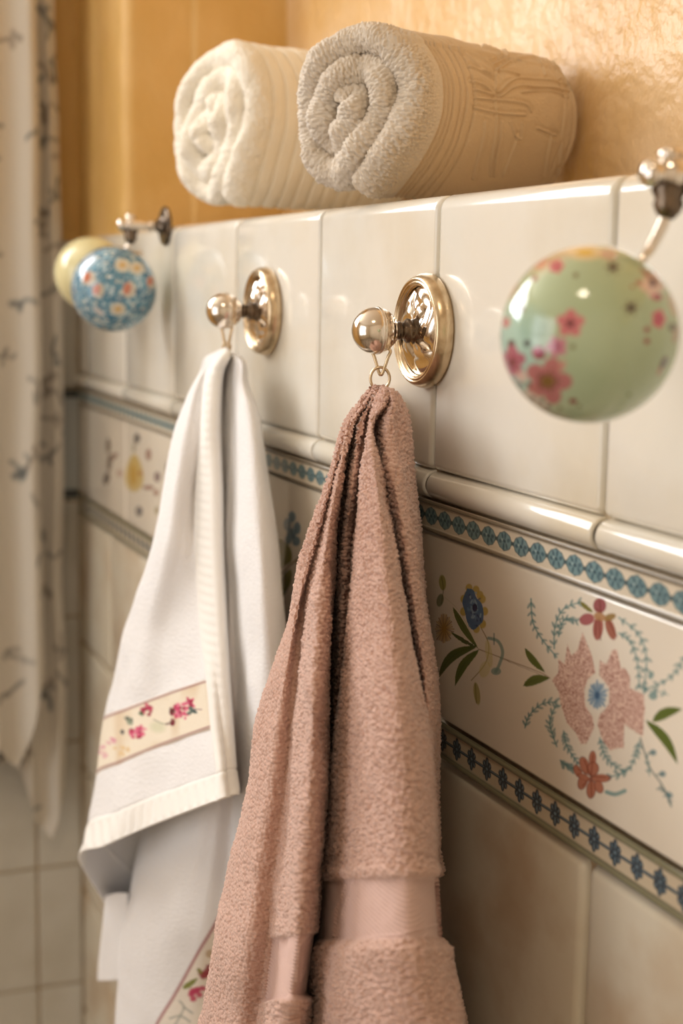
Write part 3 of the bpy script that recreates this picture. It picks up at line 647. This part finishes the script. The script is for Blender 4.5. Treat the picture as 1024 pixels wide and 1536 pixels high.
# ---- pink towel
def pink_towel():
    R0 = empty('bath_towel', (0.0, -.030, 1.4725), 'dusty pink terry towel hanging in deep folds in front of the floral border tiles', 'towel')
    # columns: back-left, left silhouette, L1, join, L2 ridge, L2 edge, crevice, recess, crevice, L3 left, L3 mid-left, L3 mid, L3 right, crevice, strip, strip edge, right ridge, right silhouette, back
    YS = {  # y : list of x for the columns
        585: [568, 553, 555, 557, 559, 562, 563, 565, 567, 568, 571, 575, 579, 580, 583, 585, 587, 590, 584],
        605: [560, 538, 541, 544, 547, 550, 552, 555, 557, 559, 566, 573, 580, 582, 588, 592, 596, 602, 594],
        645: [550, 515, 518, 521, 524, 528, 530, 538, 547, 550, 553, 557, 560, 562, 576, 589, 592, 613, 600],
        738: [530, 487, 491, 496, 502, 511, 513, 526, 540, 542, 555, 567, 576, 578, 592, 604, 607, 623, 612],
        814: [515, 464, 470, 478, 488, 501, 503, 516, 531, 534, 552, 574, 590, 593, 606, 616, 620, 631, 622],
        900: [500, 441, 448, 456, 474, 496, 499, 512, 525, 527, 552, 582, 604, 607, 618, 628, 632, 638, 630],
        1040: [480, 399, 420, 444, 466, 488, 490, 502, 513, 515, 550, 595, 627, 631, 638, 645, 650, 656, 646],
        1184: [460, 371, 400, 434, 460, 486, 488, 491, 494, 496, 540, 600, 645, 648, 649, 650, 651, 653, 644],
        1310: [440, 343, 378, 418, 448, 478, 480, 478, 478, 478, 530, 600, 650, 652, 653, 654, 655, 657, 646],
        1415: [430, 322, 366, 407, 440, 470, 473, 470, 470, 470, 520, 600, 656, 660, 661, 662, 663, 665, 655],
        1536: [415, 300, 348, 393, 425, 456, 459, 455, 454, 453, 515, 600, 672, 680, 681, 682, 683, 685, 672],
        1680: [400, 272, 325, 380, 412, 440, 444, 440, 438, 437, 505, 600, 690, 698, 700, 701, 702, 704, 690]}
    D0 = [-.024, -.034, -.037, -.036, -.038, -.037, -.033, -.037, -.034, -.038, -.040, -.040, -.038, -.036, -.037, -.036, -.034, -.028, -.020]
    D1 = [-.035, -.066, -.072, -.069, -.073, -.066, -.054, -.065, -.055, -.063, -.064, -.064, -.056, -.049, -.053, -.047, -.043, -.022, -.004]
    D2 = [-.055, -.100, -.108, -.100, -.110, -.096, -.064, -.072, -.070, -.086, -.092, -.090, -.070, -.045, -.050, -.046, -.038, -.022, -.004]
    D3 = [-.080, -.122, -.130, -.118, -.126, -.108, -.066, -.072, -.078, -.094, -.104, -.100, -.078, -.055, -.052, -.046, -.036, -.022, -.004]
    ky = [582, 700, 1040, 1400, 1680]; tab = np.array([D0, D1, D2, D3, D3])
    rows = [[(568, 578, -.031)]*21]
    for y, xs in YS.items():
        d = [np.interp(y, ky, tab[:, j]) for j in range(19)]
        rows.append([(x, y, Y) for x, Y in zip(xs, d)]+[(xs[18]-12, y, -.006+.1*(d[18]+.006)), (xs[0], y, d[0])])
    P, tu, tv = loft(rows, 1350, 1000)
    px = w2p(P); N = toward(P, normals(P)); x, y = px[..., 0], px[..., 1]
    U = np.broadcast_to(tv[None, :], x.shape)          # column parameter
    # regions: L3 panel is columns 9..12, L2 panel 3.3..6
    def band(lo, hi, u0, u1, tilt=0.):
        yy = y-tilt*(x-570); return (sstep(lo-3, lo+3, yy)*(1-sstep(hi-3, hi+3, yy)))*((U > u0) & (U < u1))
    b3 = band(1318, 1408, 7.0, 18.2, -.02); b2 = band(1388, 1480, 2.9, 7.0, -.12); bm_ = np.maximum(b3, b2)
    lump = vnoise(P, .028, 5)*.0016+vnoise(P, .012, 6)*.0007
    h = terry(P, .0020, 3)*.0027+terry(P, .0011, 8)*.0004+vnoise(P, .0045, 9)*.0002
    smoothL = 1-.45*((U < 3.2) & (y > 850))                    # flatter pile on the far left fold
    low = ((U > 7) & (y > 1408))*.0035*sstep(1408, 1425, y)+((U > 2.9) & (U <= 7) & (y > 1480))*.003
    lip = np.exp(-((y-1306+.02*(x-570))/9)**2)*.0014*(U > 7)
    weave = np.sin((P[..., 2]+vnoise(P, .02, 14)*.001)/.0021*6.28)*.00032+vnoise(P, .006, 12)*.0003+np.abs(vnoise(P, .0016, 13))*.00016
    d = (lump+(h-.0013)*smoothL+low+lip)*(1-bm_)+bm_*(-.0014+weave)
    pts = px.reshape(-1, 2)                                   # folded seam lines on the woven band
    for pl, hh, ww in (([(516, 1322), (500, 1365), (497, 1405)], .0008, 1.6), ([(526, 1322), (512, 1362), (500, 1412)], .0006, 1.3), ([(470, 1395), (452, 1420), (447, 1474)], .0008, 1.6), ([(476, 1395), (460, 1420), (454, 1472)], .0006, 1.4), ([(480, 1412), (600, 1402), (664, 1385)], .0007, 1.8)):
        q, _ = seg_dist(pts, pl); d += (np.exp(-(q/ww)**2)*hh).reshape(d.shape)*bm_
    P = P+N*d[..., None]; P[..., 1] = np.minimum(P[..., 1], -.0015)
    split_obj(P, [('woven_band', M_pinkb, bm_ > .5, 'flat woven stripe without pile'), ('terry_cloth', M_pink, None, None)], R0)
    ex = np.array([.35, .94, 0]); ring = [np.array([.0012, -.0300, 1.4735])+ex*.0052*math.cos(a)+np.array([0, 0, .0062*math.sin(a)]) for a in np.arange(12)*math.pi/6]
    tube('hanging_ring', ring, .0008, M_brass, R0, closed=True, label='small brass ring at the top of the towel')
pink_towel()

# ---- white towel
def white_towel():
    R0 = empty('hand_towel', (-.274, -.031, 1.478), 'white towel with embroidered rose ribbon, hanging left of the pink towel', 'towel')
    # front flap (columns: wrap, left silhouette, left hollow, mid, hem left, hem mid, right edge, tuck)
    rows = [[(338, 524, -.031)]*8]
    spec = [  # (yl, yr, xs...)
        (538, 534, [328, 311, 315, 320, 326, 333, 341, 342]), (562, 556, [322, 300, 304, 308, 314, 322, 331, 334]),
        (600, 590, [312, 281, 288, 298, 306, 314, 326, 331]), (660, 650, [302, 262, 274, 290, 302, 312, 324, 331]),
        (745, 732, [296, 246, 262, 280, 293, 309, 327, 333]), (840, 826, [288, 226, 246, 272, 293, 310, 329, 335]),
        (960, 932, [270, 188, 216, 256, 298, 318, 335, 339]), (1079, 1012, [250, 161, 196, 248, 308, 326, 340, 343]),
        (1165, 1083, [225, 149, 186, 244, 314, 331, 345, 347]), (1240, 1152, [205, 136, 176, 238, 322, 338, 350, 351]), (1292, 1192, [184, 122, 160, 226, 322, 342, 354, 354])]
    n = len(spec)
    for k, (yl, yr, xs) in enumerate(spec):
        t = (k/(n-1))**.85; r = []
        Ys = [-.028-.040*t, -.034-.088*t, -.037-.086*t, -.038-.066*t, -.040-.046*t, -.042-.036*t, -.038-.032*t, -.032-.02*t]
        for j, (x, Y) in enumerate(zip(xs, Ys)):
            f = np.clip((x-xs[1])/(xs[6]-xs[1]), 0, 1); f = f**.8; y = yl+(yr-yl)*f
            if j == 0: y = yl+(14 if k < 8 else (40, 70, 102)[k-8])
            r.append((x, y, Y))
        rows.append(r)
    P, tu, tv = loft(rows, 620, 330); px = w2p(P); N = toward(P, normals(P)); x, y = px[..., 0], px[..., 1]
    V = np.broadcast_to(tu[:, None], x.shape); U = np.broadcast_to(tv[None, :], x.shape)
    hemv = (U > 4.05); hemb = (V > 10.02) & (U > .9); bnd = (V > 8.0) & (V < 9.0) & (U > .98) & (U <= 4.05)
    terryd = terry(P, .0012, 21)*.00045+vnoise(P, .02, 22)*.0010
    hem = np.maximum(sstep(4.0, 4.12, U), sstep(9.98, 10.05, V)*(U > .9))
    puck = .00015*np.sin(P[..., 2]/.006*6.28)*sstep(4.1, 4.6, U)*(1-sstep(5.2, 5.8, U))+.0006*np.sin(x/13*6.28)*sstep(10.0, 10.3, V)*(1-sstep(10.7, 11., V))
    seam = np.exp(-((U-4.08)/.05)**2)*(V > 2)+np.exp(-((V-10.03)/.04)**2)
    d = terryd*(1-hem)*(1-bnd*.9)+hem*(.0008+puck)-.0009*seam+bnd*.0008
    P = P+N*d[..., None]
    c = Canvas(px, (244, 236, 226))
    b = bnd.ravel(); c.ok = b
    i = np.where(b)[0]; c.mix(i, np.ones(len(i)), (238, 226, 206))
    st = vnoise(np.stack([px[..., 0]/14, px[..., 1]/60, px[..., 0]*0], -1), 1., 3).ravel()[i]; c.mix(i, st*1.2, (214, 186, 150), .6)
    Vf = V.ravel()
    for vv in (8.03, 8.97): c.mix(i, 1-np.abs(Vf[i]-vv)/.035, (160, 112, 112), 1.)
    c.frame(140, 980, .1953); rng = np.random.RandomState(4)
    def blob(q, r, cols, n, asp=1.):
        for k in range(n):
            a = rng.uniform(0, 6.28); rr = r*rng.uniform(0, 1)**.6; c.ell((q[0]+rr*math.cos(a)*asp, q[1]+rr*math.sin(a)), rng.uniform(9, 22), rng.uniform(8, 16), rng.uniform(0, 180), cols[k % len(cols)], .9, soft=1.2)
    PK = [(198, 66, 104), (224, 124, 150), (160, 40, 70), (216, 96, 130)]
    blob((430, 435), 42, PK[::2], 16); blob((360, 610), 58, PK, 30); blob((690, 450), 62, PK, 34); blob((765, 385), 40, PK, 16); blob((620, 450), 28, [(120, 30, 50), (100, 50, 50)], 8, .5); blob((620, 535), 24, [(120, 30, 50)], 6, 2)
    blob((285, 525), 30, [(96, 104, 92), (140, 150, 130)], 8); blob((240, 600), 14, [(90, 90, 90)], 4); blob((160, 660), 40, [(220, 160, 170)], 8); blob((110, 760), 50, [(226, 176, 180)], 8); blob((770, 445), 26, [(70, 90, 90), (90, 110, 100)], 8, 1.4); blob((385, 465), 14, [(90, 110, 80)], 4); blob((250, 740), 50, [(226, 196, 150)], 10, 1.5)
    c.stroke([(480, 510), (560, 545), (620, 530)], 8, (120, 120, 100), .8, soft=1.2); c.stroke([(790, 430), (850, 435)], 8, (120, 60, 80), .8, soft=1.2); c.ell((510, 570), 60, 40, 10, (206, 206, 170), .6, soft=6)
    objs = split_obj(P, [('embroidered_band', M_band, bnd, 'cream ribbon with pink roses'), ('hem', M_hem, hemv | hemb, 'stitched woven hem'), ('front_flap', M_white, None, None)], R0, c.c.reshape(P.shape))
    for o in objs:
        s = o.modifiers.new('thickness', 'SOLIDIFY'); s.thickness = .0022; s.offset = 0 
    # back body: right panel and lower fall
    rows = [[(339, 525, -.0305)]*12]
    body = [(540, [330, 332, 337, 341, 345, 350, 357, 363, 368, 362]), (575, [326, 330, 337, 342, 346, 352, 360, 367, 374, 366]), (620, [316, 326, 338, 344, 348, 356, 368, 379, 387, 378]),
            (680, [306, 320, 336, 345, 351, 362, 376, 389, 397, 388]), (760, [296, 314, 334, 342, 350, 364, 382, 399, 409, 400]), (860, [284, 306, 330, 340, 350, 368, 390, 409, 421, 410]),
            (960, [270, 300, 328, 342, 354, 374, 396, 418, 430, 418]), (1080, [250, 282, 318, 340, 356, 376, 400, 424, 440, 424]), (1200, [222, 250, 296, 326, 352, 378, 404, 430, 446, 430]),
            (1300, [198, 218, 270, 312, 346, 378, 408, 436, 452, 436]), (1400, [192, 183, 240, 296, 338, 378, 410, 440, 456, 440]), (1470, [190, 178, 230, 288, 330, 376, 410, 442, 458, 442]), (1536, [186, 172, 222, 280, 326, 372, 410, 444, 460, 444]), (1680, [180, 165, 215, 270, 320, 370, 410, 446, 462, 446])]
    A0 = [-.026, -.030, -.032, -.033, -.033, -.034, -.033, -.031, -.024, -.018]; A1 = [-.045, -.058, -.050, -.050, -.048, -.051, -.050, -.038, -.020, -.004]
    A2 = [-.070, -.094, -.090, -.074, -.056, -.049, -.044, -.034, -.018, -.004]; ky = [530, 900, 1400, 1700]; tab = np.array([A0, A1, A2, A2])
    for yv, xs in body:
        r = [(xx, yv, np.interp(yv, ky, tab[:, j])) for j, xx in enumerate(xs)]; rows.append(r+[(r[9][0]-10, yv, r[9][2]*1.3), r[0]])
    P, tu, tv = loft(rows, 900, 620); px = w2p(P); N = toward(P, normals(P))
    d = terry(P, .0012, 31)*.0005+vnoise(P, .03, 32)*.0016; P = P+N*d[..., None]; P[..., 1] = np.minimum(P[..., 1], -.001)
    c = Canvas(px, (238, 235, 234))
    c.frame(0, 0, 1)
    i = c.poly([(323, 1383), (236, 1538), (150, 1690), (420, 1690), (420, 1383)], (236, 224, 208), .9)
    c.stroke([(330, 1370), (237, 1536), (150, 1690)], 4.5, (176, 122, 122), curve=False)
    rng = np.random.RandomState(9)
    c.frame(100, 1180, .3125)
    for q, cl in (((625, 1000), (190, 36, 84)), ((655, 885), (150, 40, 50))):
        for k in range(8): c.ell((q[0]+rng.uniform(-30, 30), q[1]+rng.uniform(-30, 30)), 18, 14, 0, cl, .9)
    c.leaf((550, 975), (630, 920), 28, (130, 132, 50)); c.leaf((625, 870), (650, 900), 20, (140, 132, 60)); c.ell((685, 800), 20, 20, 0, (190, 160, 120), .8)
    for pl in ([(540, 1030), (560, 1060), (545, 1100)], [(560, 1060), (600, 1090)], [(500, 1110), (545, 1100), (590, 1130)], [(545, 1100), (520, 1150)]): c.stroke(pl, 9, (150, 152, 142), .8)
    o = split_obj(P, [('back_fold', M_whitep, None, None)], R0, c.c.reshape(P.shape))[0]
    # small corner hanging behind at the left
    rows = [[(190, 1340, -.088), (172, 1340, -.092), (158, 1345, -.094), (176, 1340, -.080)], [(188, 1380, -.088), (170, 1385, -.093), (154, 1388, -.096), (176, 1380, -.080)], [(186, 1430, -.088), (168, 1432, -.093), (149, 1432, -.096), (176, 1430, -.080)], [(185, 1468, -.088), (166, 1471, -.093), (146, 1470, -.096), (176, 1462, -.080)]]
    P, tu, tv = loft(rows, 80, 60); N = toward(P, normals(P)); P = P+N*(terry(P, .0012, 41)*.0004)[..., None]
    o = link('corner_fold', mesh_np('corner_fold', P, quads(80, 60)), M_white, R0)
    s = o.modifiers.new('thickness', 'SOLIDIFY'); s.thickness = .002
    ring = [np.array([-.274, -.031, 1.4790])+np.array([.35, .94, 0])*.0028*math.cos(a)+np.array([0, 0, .0032*math.sin(a)]) for a in np.arange(12)*math.pi/6]
    tube('hanging_ring', ring, .0007, M_brass, R0, closed=True)
white_towel()

# ---- rolled towels
def rolled_towel(name, center, axis, rad, length, turns, pitch, label, m_terry, m_weave, seed, emboss, cell, amp, squash=(1., 1.), phase=0., ns=1700):
    a = nrm(np.array([axis[0], axis[1], 0.])); s = np.array([a[1], -a[0], 0.]); z = np.array([0, 0, 1.])
    # s points to the right-hand side when looking along the axis
    base = np.array([center[0], center[1], LEDGE])
    R0 = empty('rolled_towel', tuple(base), label, 'towel', 'rolled towels on the ledge')
    T = pitch*.98; th = np.linspace(phase+turns*2*math.pi, phase, 4000); rc = (rad-T/2)-pitch*(th-phase)/(2*math.pi)
    th = th[rc > .0042]; rc = rc[rc > .0042]
    rng = np.random.RandomState(seed)
    wob = 1+.035*np.sin(2*th+.8)+.025*np.sin(3*th+seed)+.03*np.sin(th*1.37+seed)*(rc < rad*.75)
    X = rc*np.cos(th)*wob*squash[0]; Z = rc*np.sin(th)*wob*squash[1]
    e_ = (math.cos(R_(55)), math.sin(R_(55))); kk = np.clip(1-rc/rad, 0, 1)**1.0; al = X*e_[0]+Z*e_[1]; pe = -X*e_[1]+Z*e_[0]
    al = al*(1+.45*kk); pe = pe*(1-.16*kk); X = al*e_[0]-pe*e_[1]; Z = al*e_[1]+pe*e_[0]
    zl = -rad*squash[1]+T*.5
    C2 = np.stack([X, Z], 1); L = np.concatenate([[0], np.cumsum(np.linalg.norm(np.diff(C2, axis=0), axis=1))])
    sp = np.linspace(0, L[-1], ns); C2 = np.stack([np.interp(sp, L, C2[:, 0]), np.interp(sp, L, C2[:, 1])], 1); thh = np.interp(sp, L, th); rr = np.interp(sp, L, rc)
    t = np.gradient(C2, axis=0); t /= np.linalg.norm(t, axis=1)[:, None]; nn = np.stack([t[:, 1], -t[:, 0]], 1)
    sg = np.sign((nn*C2).sum(1).mean()); nn *= sg
    # profile around the ribbon: outer side (back to front), rounded front edge, short inner side
    nl = int(length/.00075); dl = np.linspace(length, T*.5, nl); prof = [(T/2, d_) for d_ in dl]
    prof = [(-T/2*.6, length), (0, length+.001), (T/2*.7, length+.0005)]+prof
    prof += [(T/2*math.cos(b), T/2-T/2*math.sin(b)) for b in np.linspace(.05, math.pi-.05, 30)] + [(-T/2, d_) for d_ in np.linspace(T*.5, .035, 34)]
    prof = np.array(prof)
    f0 = .004*np.sin(thh*1.9+seed)+.0025*np.sin(thh*4.3+1)+.006*(rr/rad)-.004
    fw = np.exp(-np.clip(prof[:, 1], 0, 1)/.03)
    off = prof[:, 0][None, :]*np.ones((ns, 1)); ax_ = prof[:, 1][None, :]+f0[:, None]*fw[None, :]
    # soften: ribbon thickness varies
    off = off*(1+.10*np.sin(thh*2.7+seed*2)[:, None]*fw[None, :])
    Q2 = C2[:, None, :]+nn[:, None, :]*off[..., None]
    # slight taper and sag toward the back, flat foot
    zmin = -rad*squash[1]
    Zq = Q2[..., 1]; foot = zmin+.005; Zq = np.where(Zq < foot, foot+(Zq-foot)*.18, Zq)
    P = base+a*ax_[..., None]+s*Q2[..., :1]+z*(Zq-foot+.0042)[..., None]
    P0 = P.copy(); px = w2p(P); N = normals(P)
    ctr = base+z*rad
    rad_dir = P-(ctr+a*((P-ctr)@a)[..., None]); front = (prof[:, 1] < T*.5)[None, :]
    sgn = np.sign((N*rad_dir).sum(-1)[-ns//3:, 10:40].mean()); N = N*sgn
    A = np.broadcast_to(prof[:, 1][None, :], P.shape[:2])
    tz = 1-sstep(.012, .03, A)                                  # fluffy near the open end
    h = terry(P, cell, seed)*amp+vnoise(P, .008, seed+1)*amp*.55
    body = terry(P, cell*.55, seed+2)*amp*.16+vnoise(P, .02, seed+3)*.0012
    outer = (off > 0)*(A > .004)*1.
    d = h*(tz+(1-outer)*(1-tz))+body*(1-tz)
    if emboss:
        for q in (.030, .034, .038, .046, .052, .060): d -= np.exp(-((A-q)/.0009)**2)*.0019*outer
        for q in (length-.012, length-.004): d -= np.exp(-((A-q)/.0010)**2)*.0012*outer
        m = (outer > 0) & (A > .05); m &= (np.arange(ns) > ns*.45)[:, None]; idx = np.where(m.ravel())[0]; pts = px.reshape(-1, 2)[idx]
        K = .254; SS = [[(420, 240), (410, 400), (415, 560), (380, 880)], [(350, 560), (330, 700), (280, 900)], [(150, 110), (280, 160), (420, 250)], [(220, 140), (330, 250), (400, 300)], [(260, 230), (400, 290)], [(260, 320), (330, 340), (400, 390)], [(285, 370), (410, 400)],
            [(285, 420), (560, 450), (620, 500)], [(290, 480), (430, 510), (580, 520)], [(430, 380), (550, 300), (830, 335)], [(440, 405), (560, 345), (840, 375)], [(560, 385), (700, 375), (830, 415)], [(420, 250), (540, 180), (660, 190), (700, 285)], [(430, 250), (550, 275)],
            [(300, 70), (420, 110), (480, 170), (400, 215)], [(330, 110), (440, 150), (380, 190)], [(740, 190), (790, 300)], [(820, 420), (780, 880)], [(740, 640), (700, 880)], [(490, 560), (520, 640), (560, 660), (560, 570)], [(660, 600), (760, 640)], [(440, 560), (430, 700), (400, 880)], [(540, 640), (500, 760), (450, 880)]]
        dd = d.ravel()
        for pl in SS:
            q = np.array(smooth_poly(pl, 16))*K+np.array([640, 40]); e, _ = seg_dist(pts, q); dd[idx] += np.exp(-(e/2.0)**2)*.0021-np.exp(-(e/4.8)**2)*.0013
        d = dd.reshape(d.shape)
    else:
        for q in np.arange(.018, length, .0125): d -= np.exp(-((A-q)/.0013)**2)*.0024*outer
    P = P+N*d[..., None]
    P[..., 2] = np.maximum(P[..., 2], LEDGE+.0004)
    fm = (A > .028) & (np.arange(len(prof)) < 3+nl)[None, :]
    split_obj(P, [('woven_border' if emboss else 'ribbed_side', m_weave, fm, 'raised embossed woven side' if emboss else 'ribbed outer side'), ('terry_coil', m_terry, None, None)], R0)
    # close the spiral's outer end softly with a hem bead
    e = P[-1]; return R0
rolled_towel('r2', (-.108, -.012), (-.407, .908), .0555, .166, 2.6, .0172, 'large sand-beige rolled towel with a fluffy spiral end and embossed side, on the tiled ledge', M_sand, M_sandb, 7, True, .0020, .0024, (.98, 1.0), R_(-70))
rolled_towel('r1', (-.400, -.008), (-.235, .965), .0705, .160, 3.1, .0190, 'whiter ivory rolled towel with ribbed side, behind and left of the beige roll', M_cream, M_cream, 12, False, .0022, .0018, (.92, 1.0), R_(-60), ns=1100)

# ------------------------------------------------------------------ curtain
def curtain():
    R0 = empty('curtain', (-.86, -.08, 2.2), 'cream curtain with grey sprig print and pointed hem hanging at the left edge', 'curtain')
    def panel(name, ys, base, amp, per, xoff, hem, seed, top=2.2):
        ny, nz = 260, 420; t = np.linspace(0, 1, ny); Yv = ys[0]+(ys[1]-ys[0])*t
        hz = np.interp(Yv, [h_[0] for h_ in hem], [h_[1] for h_ in hem]); v = np.linspace(0, 1, nz)
        Z = top+(hz[:, None]-top)*v[None, :]; k = (top-Z)/(top-.9)
        Yg = Yv[:, None]*np.ones_like(Z)
        ph = Yg/per*6.28+seed
        Xg = XL+base+amp*(.4+.6*k)*np.sin(ph)+xoff*k; Yg = Yg+amp*.35*np.cos(ph*1.0)+vnoise(np.stack([Yg, Z, Z*0], -1), .12, seed)*.004
        P = np.stack([Xg, Yg, Z], -1); c = Canvas(np.stack([Yv[:, None]*1000*np.ones_like(Z), Z*1000], -1), (212, 203, 190)); rng = np.random.RandomState(seed)
        for i in range(130):
            q = np.array([rng.uniform(ys[0]*1000, ys[1]*1000), rng.uniform(880, 2100)]); a = rng.uniform(0, 6.28)
            e = q+22*np.array([math.cos(a), math.sin(a)]); m_ = (q+e)/2+rng.uniform(-6, 6, 2); cl = ((120, 116, 110), (140, 128, 116), (104, 108, 108))[i % 3]
            c.stroke([q, m_, e], 3.6, cl, .9, soft=1.5)
            for _ in range(4): c.ell(e+rng.uniform(-7, 7, 2), 4, 2.4, rng.uniform(0, 180), cl, .7, soft=1.5)
        o = link(name, mesh_np(name, P, quads(ny, nz), c.c), M_curt, R0); s = o.modifiers.new('thickness', 'SOLIDIFY'); s.thickness = .0012
    panel('back_panel', (-.026, -.16), .045, .007, .030, .004, [(-.16, .97), (-.13, 1.06), (-.105, .99), (-.085, 1.0), (-.06, .92), (-.046, .895), (-.026, .955)], 3)
    panel('front_panel', (-.055, -.30), .075, .008, .042, .004, [(-.30, .95), (-.20, 1.08), (-.14, .93), (-.105, 1.02), (-.085, .99), (-.068, 1.045), (-.055, 1.10)], 5)
    return R0
curtain()
Rr = empty('curtain_rod', (-.86, -.18, 2.21), 'brass curtain rod above the left curtain', 'rod')
tube('rod', [(-.86, .0, 2.208), (-.86, -.3, 2.208), (-.86, -1.3, 2.208)], .008, M_brass, Rr)
for y_ in (-.34, -1.25): tube('bracket', [(XL, y_, 2.208), (-.90, y_, 2.208), (-.862, y_, 2.205)], .005, M_brass, Rr)
